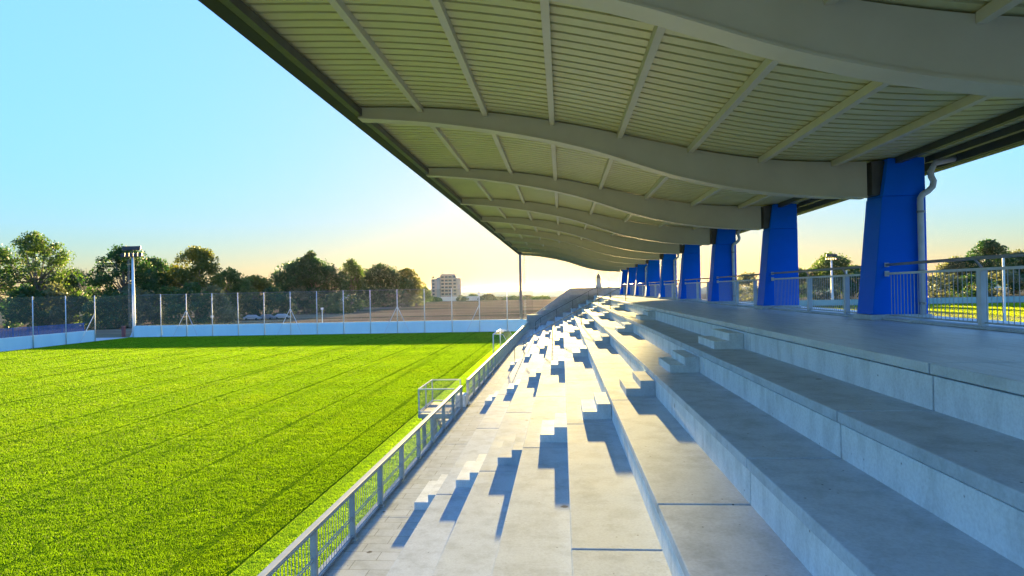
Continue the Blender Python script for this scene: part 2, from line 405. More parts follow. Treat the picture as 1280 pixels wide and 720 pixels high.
V = np.stack([XX, YY, ZZ], -1).reshape(-1, 3); nx, ny = len(xs), len(ys)
idx = np.arange(nx * ny).reshape(ny, nx)
Q = np.stack([idx[:-1, :-1], idx[:-1, 1:], idx[1:, 1:], idx[1:, :-1]], -1).reshape(-1, 4)
o = fastmesh('roof_sheet', V, Q, SHEET, roof, 4)
md = o.modifiers.new('solid', 'SOLIDIFY'); md.thickness = 0.012; md.offset = 1
bx = np.linspace(-4.05, 5.84, 44)
for yc in YC:
    b = MB()
    b.strip_y([(x, z + 0.02) for x, z in zip(bx, fb(bx))], [(x, z) for x, z in zip(bx, ft(bx))], yc - 0.13, yc + 0.13)
    bo = b.build('beam', STEEL, roof)
    f_ = MB()
    f_.strip_y([(x, z) for x, z in zip(bx, fb(bx))], [(x, z + 0.03) for x, z in zip(bx, fb(bx))], yc - 0.16, yc + 0.16)
    f_.build('flange', STEEL, bo)
for x in [-2.76, -1.45, -0.13, 1.19, 2.54, 3.88, 5.24, 6.32, 6.95]:
    b = MB(); z = float(ft(x)); w_ = 0.05
    for a, c in zip(YC[:-1], YC[1:]):
        b.box(x - w_, x + w_, a + 0.135, c - 0.135, z - 0.09, z + 0.024)
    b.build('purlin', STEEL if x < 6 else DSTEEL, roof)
fa = MB()
fa.box(-4.36, -4.30, YR0, YR1, 3.62, 3.92); fa.box(-4.30, -4.12, YR0, YR1, 3.62, 3.645)
fa.build('front_fascia', FASC, roof)
gu = MB(); gu.box(-4.09, -3.97, YR0 + 0.02, YR1 - 0.02, 3.60, 3.74); gu.build('edge_purlin', DSTEEL, roof)
ba = MB(); ba.box(7.60, 7.78, YR0, YR1, 2.26, 2.50); ba.box(7.30, 7.36, YR0, YR1, 2.2, 2.36); ba.build('rear_gutter', DSTEEL, roof)

# columns ----------------------------------------------------------
ordn = ['', 'first', 'second', 'third', 'fourth', 'fifth', 'sixth', 'seventh', 'eighth', 'ninth']
def make_column(yc, pipe, label):
    o = empty('column', (6.3, yc, HZ[0]), label, 'column', 'blue columns along the deck')
    b = MB(); y0, y1 = yc - 0.32, yc + 0.32
    b.prism_y([(5.80, HZ[0] + 0.10), (6.80, HZ[0] + 0.10), (6.80, 1.62), (6.02, 1.62)], y0, y1)
    b.build('shaft', BLUED, o, bevel=0.015)
    b = MB(); b.prism_y([(6.03, 1.622), (6.80, 1.622), (6.79, 2.33), (6.14, 2.33)], y0 + 0.004, y1 - 0.004)
    b.build('shaft_head', BLUE, o, bevel=0.012)
    b = MB(); b.box(5.90, 6.13, yc - 0.20, yc + 0.20, 1.66, 2.30); b.build('bearing_plate', DSTEEL, o)
    b = MB(); b.box(5.74, 6.84, y0 - 0.06, y1 + 0.06, HZ[0] + 0.002, HZ[0] + 0.10); b.build('plinth', CONC, o, bevel=0.01)
    if pipe:
        b = MB(); yp = y0 - 0.075
        b.tube([(6.66, yp, HZ[0] + 0.10), (6.655, yp, 1.45), (6.66, yp, 1.55), (6.70, yp, 1.62), (6.80, yp, 1.68), (6.88, yp, 1.76), (6.90, yp, 1.86), (6.87, yp + .02, 1.95), (6.87, yp + .03, 2.05), (6.95, yp + .03, 2.2), (7.35, yp + .03, 2.28)], 0.055, 12)
        pp = b.build('downpipe', GALV, o, smooth=True)
        b = MB()
        for z in (1.30, 0.2, -0.4): b.tube([(6.658, yp, z - .02), (6.658, yp, z + .02)], 0.064, 12)
        b.build('pipe_clip', GALVD, pp)
    return o
cp = make_column(YC[2], True, 'first and largest blue column from the camera, with a bent downpipe')
cn = make_column(YC[3], False, 'second blue column from the camera, plain without a downpipe')
for n in range(4, 11):
    i = n - 1; pipe = n % 2 == 0
    copy_tree(cp if pipe else cn, (6.3, YC[n], HZ[0]), '%s blue column from the camera, %s' % (ordn[i], 'with a bent downpipe' if pipe else 'plain without a downpipe'))

# deck railing, one per bay ----------------------------------------
def make_bay(ya, label):
    o = empty('deck_railing', (6.08, ya, HZ[0]), label, 'railing', 'railings between the blue columns')
    x = 6.08; a, c = ya + 0.33, ya + 6.45 - 0.33; zt, zm, zb = 0.33, 0.165, -0.655
    b = MB(); b.tube([(x - .02, a, zt), (x - .02, c, zt)], 0.026, 10); b.build('handrail', GALVD, o, smooth=True)
    b = MB(); b.box(x - .03, x + .03, a, c, zm - .02, zm + .02); b.build('mid_rail', GALV, o)
    b = MB(); b.box(x - .14, x + .14, a, c, HZ[0] + .002, zb); b.build('kerb', CONC, o, bevel=0.01)
    for yp in (ya + 1.4, ya + 3.45):
        b = MB(); b.box(x - .05, x + .05, yp - .045, yp + .045, zb, zm - .021); p = b.build('post', GALV, o, bevel=0.005)
        b = MB(); b.tube([(x, yp, zm + .02), (x - .02, yp + .12, zt - .02)], 0.016, 6); b.build('bracket', GALVD, p)
    b = MB(); y_ = a + 0.06
    while y_ < c - 0.03:
        b.box(x - .004, x + .004, y_ - .004, y_ + .004, zb + .03, zm - .021); y_ += 0.11
    b.box(x - .008, x + .008, a, c, zb + .03, zb + .055)
    b.build('bar_infill', GALM, o)
    for z0_, z1_ in ((zm - .05, zm + .05), (zb, zb + .06), (zt - .04, zt + .04)):
        b = MB(); b.box(x - .055, x + .02, c - .02, c, z0_, z1_); b.build('wall_bracket', GALV, o)
    return o
bay = make_bay(YC[1], 'grey barred deck railing nearest the camera, in front of the first blue column')
names = ['first and second', 'second and third', 'third and fourth', 'fourth and fifth', 'fifth and sixth', 'sixth and seventh', 'seventh and eighth', 'eighth and ninth']
for n in range(8):
    copy_tree(bay, (6.08, YC[n + 2], HZ[0]), 'grey barred deck railing between the %s blue columns' % names[n])

# pitch-side railing ------------------------------------------------
def pitch_rail(ya, yb, label, step=1.56):
    x = -3.45; zb = HZ[8]; zt = -3.16
    o = empty('pitch_railing', (x, ya, zb), label, 'railing', 'railings along the pitch side of the walkway')
    b = MB(); b.box(x - .05, x + .05, ya - .03, yb + .03, zt - .045, zt); b.build('handrail', GALM, o, bevel=0.008)
    b = MB(); b.box(x - .03, x + .03, ya - .03, yb + .03, zb + .03, zb + .05); b.build('bottom_rail', GALVD, o)
    n = max(1, round((yb - ya) / step)); st = (yb - ya) / n
    for i in range(n + 1):
        y_ = ya + st * i; b = MB(); b.box(x - .045, x + .045, y_ - .022, y_ + .022, zb + .002, zt - .046); p = b.build('post', GALM, o)
        b = MB(); b.box(x - .075, x + .075, y_ - .05, y_ + .05, zb + .002, zb + .016); b.build('foot_plate', GALV, p)
    b = MB()
    y_ = ya + 0.06
    while y_ < yb - 0.03:
        b.box(x - .004, x + .004, y_ - .004, y_ + .004, zb + .08, zt - .046); y_ += 0.105
    for z in (zb + .08, zb + .34, zb + .38, zt - .10): b.box(x - .006, x + .006, ya, yb, z - .006, z + .006)
    b.build('wire_infill', GALM, o)
    return o
pitch_rail(0.5, 21.07, 'near grey wire railing on the walkway edge, before the gate gap')
pitch_rail(22.55, 63.4, 'far grey wire railing on the walkway edge, beyond the gate gap')

# caged stair landing at the gap ------------------------------------
cg = empty('stair_landing', (-4.1, 21.6, HZ[8]), 'caged metal landing with mesh sides beside the gap in the railing', 'landing')
b = MB(); b.box(-4.75, -3.64, 20.3, 22.5, -4.10, HZ[8] + .01); b.build('platform', PATHM, cg)
def cage(x0, y0, x1, y1):
    a = MB(); zt = -3.16; zb = HZ[8] + .012
    a.bar((x0, y0, zt), (x1, y1, zt), .035, .035); a.build('guard_rail', WHITE, cg)
    a = MB(); a.bar((x0, y0, zb + .06), (x1, y1, zb + .06), .04, .04); a.build('toe_rail', WHITE, cg)
    a = MB(); a.quad((x0, y0, zb + .08), (x1, y1, zb + .08), (x1, y1, zt - .03), (x0, y0, zt - .03)); a.build('mesh_panel', MESHP, cg)
cage(-4.72, 20.33, -4.72, 22.47); cage(-4.72, 20.33, -3.55, 20.33); cage(-4.72, 22.47, -3.75, 22.47)
for x_, y_ in ((-4.72, 20.33), (-4.72, 22.47), (-3.70, 22.47), (-4.72, 21.4)):
    b = MB(); b.box(x_ - .02, x_ + .02, y_ - .02, y_ + .02, HZ[8] + .011, -3.14); b.build('post', GALV, cg)
for x_, y_ in ((-4.6, 20.5), (-4.6, 22.3)):
    b = MB(); b.box(x_ - .06, x_ + .06, y_ - .06, y_ + .06, GZ, -4.10); b.build('leg', GALVD, cg)
b = MB()
for i in range(12):
    b.box(-4.70, -3.66, 22.52 + .28 * i, 22.85 + .28 * i, -4.30 - .19 * i, -4.24 - .19 * i)
b.bar((-4.70, 22.5, -4.24), (-4.70, 26.0, -6.5), .05, .2); b.bar((-3.66, 22.5, -4.24), (-3.66, 26.0, -6.5), .05, .2)
b.build('stair_flight', GALVD, cg)
b = MB(); b.box(-3.72, -3.36, 21.45, 22.05, HZ[8] + .012, HZ[8] + .42)
tag(b.build('equipment_box', WHITE, bevel=0.02), 'pale blue white box standing in the gap of the pitch railing', 'box')

# handrails climbing the far aisles ----------------------------------
def aisle_rail(ya, label, m=GALVD):
    o = empty('aisle_handrail', (-2.4, ya, HZ[8]), label, 'handrail', 'handrails climbing the far aisles')
    pts = [(XE[7] - 0.35, ya, HZ[8] + .86)] + [(XE[k] + 0.15, ya, HZ[k] + .86) for k in range(7, 0, -1)] + [(XE[0] + .2, ya, HZ[0] + .86)]
    b = MB(); b.tube([(pts[0][0], ya, pts[0][2] - .35)] + pts, 0.024, 8); b.build('rail', m, o, smooth=True)
    for i, k in ((0, 8), (1, 7), (3, 5), (5, 3), (7, 1), (8, 0)):
        b = MB(); p = pts[i]; b.tube([(p[0], ya, HZ[k]), (p[0], ya, p[2])], 0.022, 8); b.build('post', m, o, smooth=True)
    return o
aisle_rail(34.0, 'thin grey handrail climbing the third visible aisle of the tiers')
aisle_rail(44.6, 'thin grey handrail climbing the fourth visible aisle of the tiers')
aisle_rail(61.0, 'dark handrail climbing the last tiers in front of the far end wall', BLACK)

# beacon-like lamp post on the far parapet
bp = empty('parapet_lamp', (3.85, 67.17, 0.10), 'small lighthouse shaped lamp standing on the far parapet wall', 'lamp')
b = MB(); b.tube([(3.85, 67.17, 0.10), (3.85, 67.17, 0.35), (3.85, 67.17, 0.36), (3.85, 67.17, 1.05)], [.34, .30, .25, .22], 12); b.build('pillar', GALM, bp)
b = MB(); b.tube([(3.85, 67.17, 1.05), (3.85, 67.17, 1.1), (3.85, 67.17, 1.11), (3.85, 67.17, 1.35), (3.85, 67.17, 1.5), (3.85, 67.17, 1.6)], [.28, .28, .19, .19, .09, .03], 12); b.build('lantern', DSTEEL, bp)

# ------------------------------------------------------------------ boundary walls and netting
PX = [-66.1 + 4.415 * i for i in range(14)] + [-4.4]
YW = 99.8
fw = MB(); ex = [-71.0] + PX
for a, c in zip(ex[:-1], ex[1:]): fw.box(a + .01, c - .01, YW, YW + .18, GZ, -4.62)
fw.box(-71.0, -4.4, YW - .04, YW - .002, GZ, GZ + .14)
tag(fw.build('boundary_wall', WALLW, bevel=0.01), 'long white wall along the far end of the pitch', 'wall')
lw = MB(); PY = [52 + 5.7 * i for i in range(8)]
for a, c in zip(PY[:-1], PY[1:]): lw.box(-71.68, -71.5, a + .01, c - .01, GZ, -4.80)
tag(lw.build('boundary_wall', WALLW, bevel=0.01), 'white wall along the left side of the pitch, ending before the corner', 'wall')
nf = empty('net_fence', (-38, YW, GZ), 'tall netting on slim posts above the far end wall', 'fence')
for i, x in enumerate([-71.0] + PX[:-1]):
    b = MB(); b.tube([(x, YW - .10, GZ), (x, YW - .10, 0.52)], 0.062, 8); p = b.build('post', GALV, nf, smooth=True)
    if i in (2, 6, 10, 13):
        for s in (-1, 1):
            if i == 13 and s == 1: continue
            b = MB(); b.tube([(x, YW - .12, -2.2), (x + s * 2.1, YW - .55, GZ)], 0.045, 6); b.build('brace', GALV, p)
b = MB(); b.quad((-71.7, YW + .3, -4.6), (-4.6, YW + .3, -4.6), (-4.6, YW + .3, 0.45), (-71.7, YW + .3, 0.45)); b.build('net', NET, nf)
b = MB(); b.tube([(-71.7, YW + .3, 0.46), (-4.6, YW + .3, 0.46)], .018, 5); b.build('top_cable', GALVD, nf)
nl = empty('net_fence', (-71.4, 74, GZ), 'tall netting on slim posts above the left side wall', 'fence')
for y_ in [57.6, 63.6, 69.2, 74.7, 80.3, 86.0, 91.7]:
    b = MB(); b.tube([(-71.4, y_, GZ), (-71.4, y_, 0.5)], 0.062, 8); p = b.build('post', GALV, nl, smooth=True)
    if y_ > 91:
        b = MB(); b.tube([(-71.38, y_, -2.2), (-71.2, y_ - 3.4, GZ)], 0.045, 6); b.build('brace', GALV, p)
b = MB(); b.quad((-71.7, 52, -4.8), (-71.7, YW + .3, -4.8), (-71.7, YW + .3, 0.45), (-71.7, 52, 0.45)); b.build('net', NET, nl)
# blue fence behind the left wall
bf = empty('blue_fence', (-73.5, 75, GZ), 'low blue barred fence behind the left white wall', 'fence')
for y_ in np.arange(50, 93, 4.2):
    b = MB(); b.box(-73.55, -73.45, y_ - .05, y_ + .05, GZ, -3.66); b.build('post', BLUEF, bf)
b = MB()
for y_ in np.arange(50, 92, 0.22): b.box(-73.52, -73.48, y_, y_ + .10, GZ + .1, -3.75)
b.build('bar_panel', BLUEF, bf)
b = MB(); b.box(-73.53, -73.47, 50, 92.2, -3.75, -3.68); b.build('top_rail', BLUEF, bf)

# ------------------------------------------------------------------ floodlights
def floodlight(x, y, ztop, label, cols=5, r=0.32, wid=3.8, face=-1, ladder=1, mm=GALV):
    o = empty('floodlight', (x, y, GZ), label, 'floodlight', 'floodlight masts')
    b = MB(); b.tube([(x, y, GZ), (x, y, GZ + .3), (x, y, ztop)], [r, r * .95, r * .55], 12); p = b.build('mast', mm, o, smooth=True)
    b = MB(); b.tube([(x, y, GZ), (x, y, GZ + .08)], r * 1.7, 12); b.build('base_plate', GALVD, o)
    if ladder:
        b = MB(); xl = x + ladder * (r + .35)
        for s in (-.2, .2): b.bar((xl + s * .5, y - .1, GZ + 1.5), (xl + s * .5, y - .1, ztop - .3), .035)
        z = GZ + 1.6
        while z < ztop - .4: b.bar((xl - .12, y - .1, z), (xl + .25 * ladder, y - .1, z), .03); z += .45
        b.build('ladder', GALVD, o)
    for zz, wd in ((ztop + .1, wid), (ztop + 1.25, wid * .86)):
        b = MB(); b.box(x - wd/2, x + wd/2, y - .08, y + .08, zz - .08, zz + .08); cb = b.build('crossbar', DSTEEL, o)
        for i in range(cols):
            xx = x - wd/2 + wd * (i + .5) / cols; b = MB()
            v = [(xx - .31, y + face*.12, zz + .08), (xx + .31, y + face*.12, zz + .08), (xx + .31, y + face*.12, zz + .56), (xx - .31, y + face*.12, zz + .56),
                 (xx - .36, y + face*.42, zz - .02), (xx + .36, y + face*.42, zz - .02), (xx + .36, y + face*.30, zz + .60), (xx - .36, y + face*.30, zz + .60)]
            b.add(v, [(0, 1, 2, 3), (7, 6, 5, 4), (0, 4, 5, 1), (1, 5, 6, 2), (2, 6, 7, 3), (3, 7, 4, 0)])
            b.build('lamp', BLACK, o)
    b = MB(); b.bar((x, y, ztop - .2), (x, y, ztop + 1.4), .16); b.build('head_post', DSTEEL, o)
    return o
floodlight(-72.3, 101.8, 6.9, 'tall white floodlight mast behind the far left corner of the pitch', ladder=-1)
floodlight(-6.62, 101.5, 13.5, 'dark mast with ladder rungs rising behind the roof corner near the stand end', r=0.27, ladder=1, mm=DSTEEL)
floodlight(150.0, 210, 11.2, 'distant floodlight above the trees at the right edge', r=.42, ladder=0)
floodlight(86.5, 211, 7.6, 'distant floodlight above the tree between the first two blue columns', r=.42, ladder=0)

# training goal beyond the strip
gl = empty('goal', (-7.1, 68, GZ), 'white training goal beside the railing near the far end of the stand', 'goal')
gx, g0, g1, gh = -7.1, 64.3, 71.6, -4.45
b = MB(); b.tube([(gx, g0, GZ), (gx, g0, gh)], .06, 8); b.build('goalpost', WHITE, gl, smooth=True)
b = MB(); b.tube([(gx, g1, GZ), (gx, g1, gh)], .06, 8); b.build('goalpost', WHITE, gl, smooth=True)
b = MB(); b.tube([(gx, g0, gh), (gx, g1, gh)], .06, 8); b.build('crossbar', WHITE, gl, smooth=True)
b = MB()
for y_ in (g0, g1): b.tube([(gx, y_, gh), (gx + 1.0, y_, gh - .05), (gx + 2.1, y_, GZ + .04), (gx, y_, GZ + .04)], .03, 6)
b.tube([(gx + 2.1, g0, GZ + .04), (gx + 2.1, g1, GZ + .04)], .03, 6); b.build('back_frame', WHITE, gl)
b = MB(); b.quad((gx, g0, gh), (gx, g1, gh), (gx + 1.0, g1, gh - .05), (gx + 1.0, g0, gh - .05)); b.quad((gx + 1.0, g0, gh - .05), (gx + 1.0, g1, gh - .05), (gx + 2.1, g1, GZ), (gx + 2.1, g0, GZ))
for y_ in (g0, g1): b.quad((gx, y_, GZ), (gx, y_, gh), (gx + 1.0, y_, gh - .05), (gx + 2.1, y_, GZ))
b.build('goal_net', GNET, gl)

# bits at the corner mast
b = MB(); b.box(-73.9, -73.4, 100.9, 101.3, GZ, GZ + 1.75); b.box(-73.95, -73.35, 100.85, 101.35, GZ + 1.75, GZ + 1.85)
tag(b.build('red_cabinet', REDP, bevel=0.02), 'small red cabinet standing left of the corner floodlight base', 'cabinet')
b = MB(); r_ = np.random.default_rng(3)
pts = [(-71.6 + .7 * math.cos(t) * s, 101.0 + .5 * math.sin(t) * s, GZ + (1.4 - 1.2 * s) * (1 + .2 * r_.normal())) for s in (1.3, .9, .45) for t in np.linspace(0, 2 * math.pi, 11)[:-1]]
fs = [(k * 10 + i, k * 10 + (i + 1) % 10, (k + 1) * 10 + (i + 1) % 10, (k + 1) * 10 + i) for k in range(2) for i in range(10)] + [tuple(range(20, 30))]
b.add(pts, fs); tag(b.build('tarpaulin', TARP), 'crumpled pale blue tarpaulin at the foot of the corner floodlight', 'tarpaulin')

# short service posts behind the far wall
for x_, y_, zt, lb in ((-47.0, 121, -3.05, 'short pale post with a box head in front of the dense dark trees'),
                       (-69.5, 121, -4.2, 'short pale post with a box head behind the braced net post near the corner')):
    o = empty('service_post', (x_, y_, GZ), lb, 'post', 'service posts behind the far wall')
    b = MB(); b.tube([(x_, y_, GZ), (x_, y_, zt)], .09, 8); b.build('stem', WHITE, o)
    b = MB(); b.box(x_ - .22, x_ + .22, y_ - .15, y_ + .15, zt, zt + .4); b.build('box_head', WHITE, o)

# ------------------------------------------------------------------ trees
def tri_leaves(cent, rad, n, size, r):
    d = r.normal(size=(n, 3)); d /= np.linalg.norm(d, axis=1)[:, None]
    p = cent + d * (r.random((n, 1)) ** 0.45) * rad
    a = r.normal(size=(n, 3)); a /= np.linalg.norm(a, axis=1)[:, None]
    t = r.normal(size=(n, 3)); b = np.cross(a, t); b /= np.linalg.norm(b, axis=1)[:, None]
    s = size * r.uniform(.6, 1.4, (n, 1))
    return np.stack([p - a * s * .5, p + b * s * .35, p + a * s * .5, p - b * s * .35], 1)
def tree(name, x, y, h, rx, label, cat='tree', leaf='mid', seed=1, base=0.17, ncl=46, per=85, size=.5, shape=1.0, group='trees around the grounds', trunk=True, cr=None, lean=0):
    r = np.random.default_rng(seed); o = empty(name, (x, y, GZ), label, cat, group)
    cz0, cz1 = GZ + h * base, GZ + h; V = []; limbs = MB(); top = (x + lean, y, GZ + h * .62)
    if trunk:
        tr = max(.12, h * .022)
        limbs.tube([(x, y, GZ - .05), (x + r.normal(0, .15), y, GZ + h * .15), (x + lean * .4, y + r.normal(0, .3), GZ + h * .38), top], [tr * 1.25, tr, tr * .7, tr * .3], 8)
    cr = cr or max(.7, rx * .34)
    for i in range(ncl):
        for _ in range(20):
            u = r.random() ; ang = r.uniform(0, 2 * math.pi); rr = math.sqrt(r.random())
            prof = (math.sin(math.pi * min(1, u * .92 + .08)) ** .55) * (1 - .25 * u * shape)
            if rr > .35 or u > .6: break
        c = np.array([x + lean * u + rx * prof * rr * math.cos(ang), y + rx * .9 * prof * rr * math.sin(ang), cz0 + (cz1 - cz0 - cr * .6) * u])
        q = cr * r.uniform(.55, 1.15); V.append(tri_leaves(c, np.array([q, q, q * .72]), int(per * (q / cr) ** 1.5) + 12, size, r))
        if trunk and i % 3 == 0:
            st = Vector((x + lean * .4, y, GZ + h * r.uniform(.22, .5))); md_ = (st + Vector(c)) / 2 + Vector((0, 0, -.04 * h))
            limbs.tube([st, md_, Vector(c)], [h * .009, h * .006, h * .002], 5)
    V = np.concatenate(V); n = len(V)
    if trunk: limbs.build('trunk', BARK, o, smooth=True)
    fastmesh('crown', V, np.arange(4 * n).reshape(-1, 4), LEAF[leaf], o, 4)
    return o
def px2(xp, D): return (xp - 702.5) / 791.8 * D
def hy(xp): return 361.5 - (xp - 702.5) * .0206
def tpx(xp, yt, halfw, D, **kw):
    X = px2(xp, D); h = (hy(xp) - yt) / 791.8 * D + E
    kw['ncl'] = int(kw.get('ncl', 46) * (2.4 if kw.get('name', 'tree') != 'shrub' else 1.3))
    tree(kw.pop('name', 'tree'), X, D, h, halfw * 1.22 / 791.8 * D, **kw)
tpx(4, 284, 46, 152, label='tall dark tree at the left edge with reddish lit top', leaf='mid', seed=41, ncl=70, cr=2.0, per=75, name='eucalyptus_tree')
tpx(-58, 300, 50, 150, label='dark tree beyond the left edge of the tall edge tree', leaf='dark', seed=42, ncl=60, cr=2.2, name='eucalyptus_tree')
tpx(56, 336, 36, 160, label='low dark spreading tree between the edge tree and the bare twiggy tree', leaf='dark', seed=43, ncl=50, cr=1.9, base=.2)
tpx(128, 302, 42, 138, label='tall open dark tree just left of the white floodlight mast', leaf='dark', seed=44, ncl=62, cr=1.7, name='eucalyptus_tree')
tpx(172, 318, 34, 150, label='dark leafy tree directly behind the white floodlight mast', leaf='dark', seed=45, ncl=48, cr=1.8, name='eucalyptus_tree')
tpx(228, 304, 38, 150, label='tree with yellow gold leaf patches right of the floodlight mast', leaf='gold', seed=46, ncl=60, cr=1.9, name='eucalyptus_tree')
tpx(272, 333, 30, 165, label='rounded olive tree right of the gold patched tree', leaf='mid', seed=47, ncl=44, cr=1.8)
tpx(308, 341, 28, 175, label='low yellow green tree left of the dense dark tree group', leaf='gold', seed=48, ncl=40, cr=1.8)
tpx(376, 319, 46, 215, label='dense broad dark green tree with one tuft rising above its crown', leaf='dark', seed=49, ncl=95, cr=3.4, per=130, size=.7, base=.12)
tpx(382, 312, 9, 214, label='narrow tuft of a slim tree poking above the dense broad dark tree', leaf='dark', seed=50, ncl=16, cr=1.6, base=.72, size=.55)
tpx(434, 322, 15, 232, label='slim tall tree in the gap between the two dense dark tree groups', leaf='mid', seed=51, ncl=34, cr=2.0, size=.6, base=.35)
tpx(472, 329, 36, 292, label='broad dark tree near the right end of the tree group', leaf='dark', seed=52, ncl=80, cr=4.2, per=130, size=.9, base=.15)
tpx(506, 334, 17, 300, label='pale olive leaning tree at the right end of the tree group', leaf='gold', seed=53, ncl=46, cr=3.0, per=90, size=.9, base=.15)
tpx(528, 358, 9, 330, label='small tree beside the low distant block, left of the tower', leaf='mid', seed=54, ncl=24, cr=2.0, size=.8, base=.1)
# bare twiggy tree
def bare(x, y, h, label):
    o = empty('bare_tree', (x, y, GZ), label, 'tree', 'trees around the grounds'); b = MB(); r = np.random.default_rng(9)
    def rec(p, d, l, rad, k):
        q = p + d * l; b.tube([p, (p + q) / 2 + Vector(r.normal(0, l * .05, 3)), q], [rad, rad * .8, rad * .6], 5)
        if k == 0: return
        for _ in range(3):
            nd = (d + Vector(r.normal(0, .38, 3))).normalized(); nd.z = abs(nd.z) * .8 + .25; rec(q, nd.normalized(), l * r.uniform(.62, .8), rad * .6, k - 1)
    rec(Vector((x, y, GZ)), Vector((0, 0, 1)), h * .33, .22, 4); b.build('branches', BARK, o, smooth=True); return o
bare(px2(76, 142), 142, 15.0, 'bare twiggy tree rising between the leafy trees on the left')
# understory shrubs behind the netting
ul = ['behind the blue fence at the left edge', 'behind the first left net post', 'behind the second left net post', 'behind the corner opening',
      'left of the corner floodlight', 'right of the corner floodlight', 'behind the first braced far net post', 'behind the third far net post', 'below the olive tree', 'in front of the dense dark tree',
      'under the dense broad tree', 'between the two dense tree groups', 'under the broad tree right of the gap', 'at the right end of the tree group']
for i, xp in enumerate([-10, 28, 66, 104, 140, 186, 218, 250, 284, 330, 372, 414, 455, 500]):
    D = 128 + 5 * (i % 3) if i < 8 else (168 if i < 10 else (205 if i < 12 else 285)); rr = np.random.default_rng(100 + i)
    tpx(xp, 366 - rr.uniform(0, 14), 27 if i < 10 else 30, D, label='low dusty shrub mass ' + ul[i], cat='shrub', name='shrub', leaf=['dark', 'dusty', 'mid'][i % 3], seed=120 + i, base=.02, ncl=40, cr=1.7, per=85, size=.6, trunk=False, group='shrubs behind the netting')
bl = ['left of the far tower foot', 'right of the far tower foot', 'in front of the sea, left of the thin far pole', 'in front of the sea between two far net posts', 'left of the dark mast', 'right of the dark mast', 'below the sun glow', 'left of the stand end wall']
for i, (xp, yt, hw) in enumerate([(541, 371, 8), (577, 369, 7), (590, 367, 7), (609, 367, 9), (642, 370, 12), (660, 369, 12), (676, 370, 10), (622, 371, 8)]):
    tpx(xp, yt, hw, 420 + 12 * (i % 3), label='distant round bush ' + bl[i], cat='bush', name='bush', leaf=['mid', 'dusty'][i % 2], seed=160 + i, base=.02, ncl=26, cr=2.2, per=60, size=1.0, trunk=False, group='distant bushes by the sea')
rl = ['round tree seen between the first two blue columns', 'smaller tree beside the second blue column', 'tree just right of the first blue column and its downpipe', 'tallest tree right of the first blue column, seen over the handrail', 'sloping tree right of the tallest right hand tree', 'low tree left of the far right floodlight', 'tree at the right edge under the floodlight', 'tree partly hidden behind the second blue column']
for i, (xp, yt, hw, D, lf) in enumerate([(1026, 316, 24, 300, 'mid'), (1052, 332, 18, 305, 'mid'), (1170, 322, 18, 310, 'dusty'), (1206, 302, 22, 300, 'dark'), (1236, 314, 22, 312, 'dusty'), (1256, 316, 16, 304, 'dark'), (1284, 320, 24, 308, 'dark'), (985, 334, 20, 310, 'mid')]):
    tpx(xp, yt, hw, D, label=rl[i], leaf=lf, seed=180 + i, ncl=50, cr=3.4, per=95, size=.9, base=.2)
for i, xp in enumerate([930, 975, 1020, 1060, 1150, 1185, 1220, 1255, 1290]):
    tpx(xp, 338 + 3 * (i % 3), 30, 270, label=['dusty undergrowth mass left of the third blue column', 'dusty undergrowth seen past the second blue column', 'dusty undergrowth under the round tree between the columns', 'dusty undergrowth left of the first blue column', 'dusty undergrowth behind the first blue column', 'dusty undergrowth just right of the first downpipe', 'dusty undergrowth under the tallest right hand tree', 'dusty undergrowth left of the far right floodlight', 'dusty undergrowth at the right edge'][i],
        cat='shrub', name='shrub', leaf=['dusty', 'dark'][i % 2], seed=210 + i, base=.02, ncl=20, cr=2.8, per=80, size=.9, trunk=False, group='shrubs beyond the second pitch')
# wall and posts of the second pitch
b = MB(); b.box(20, 200, 196, 196.2, GZ, GZ + 1.7); tag(b.build('boundary_wall', noisy('teal_wall', (0.26, 0.40, 0.38), (0.33, 0.47, 0.44), 0.3, 0.8, bst=0)), 'pale wall along the far side of the second pitch, seen through the deck railing', 'wall')
for X_, Y_, zt, lb in ((26.3, 40, 1.35, 'slim white pole behind the deck railing right of the first column'), (27.2, 63, 1.2, 'slim white pole seen between the first and second blue columns')):
    b = MB(); b.tube([(X_, Y_, GZ), (X_, Y_, zt)], [.07, .06], 8); b.tube([(X_, Y_, zt), (X_, Y_, zt + .04)], .08, 8)
    tag(b.build('net_pole', WHITE), lb, 'pole')

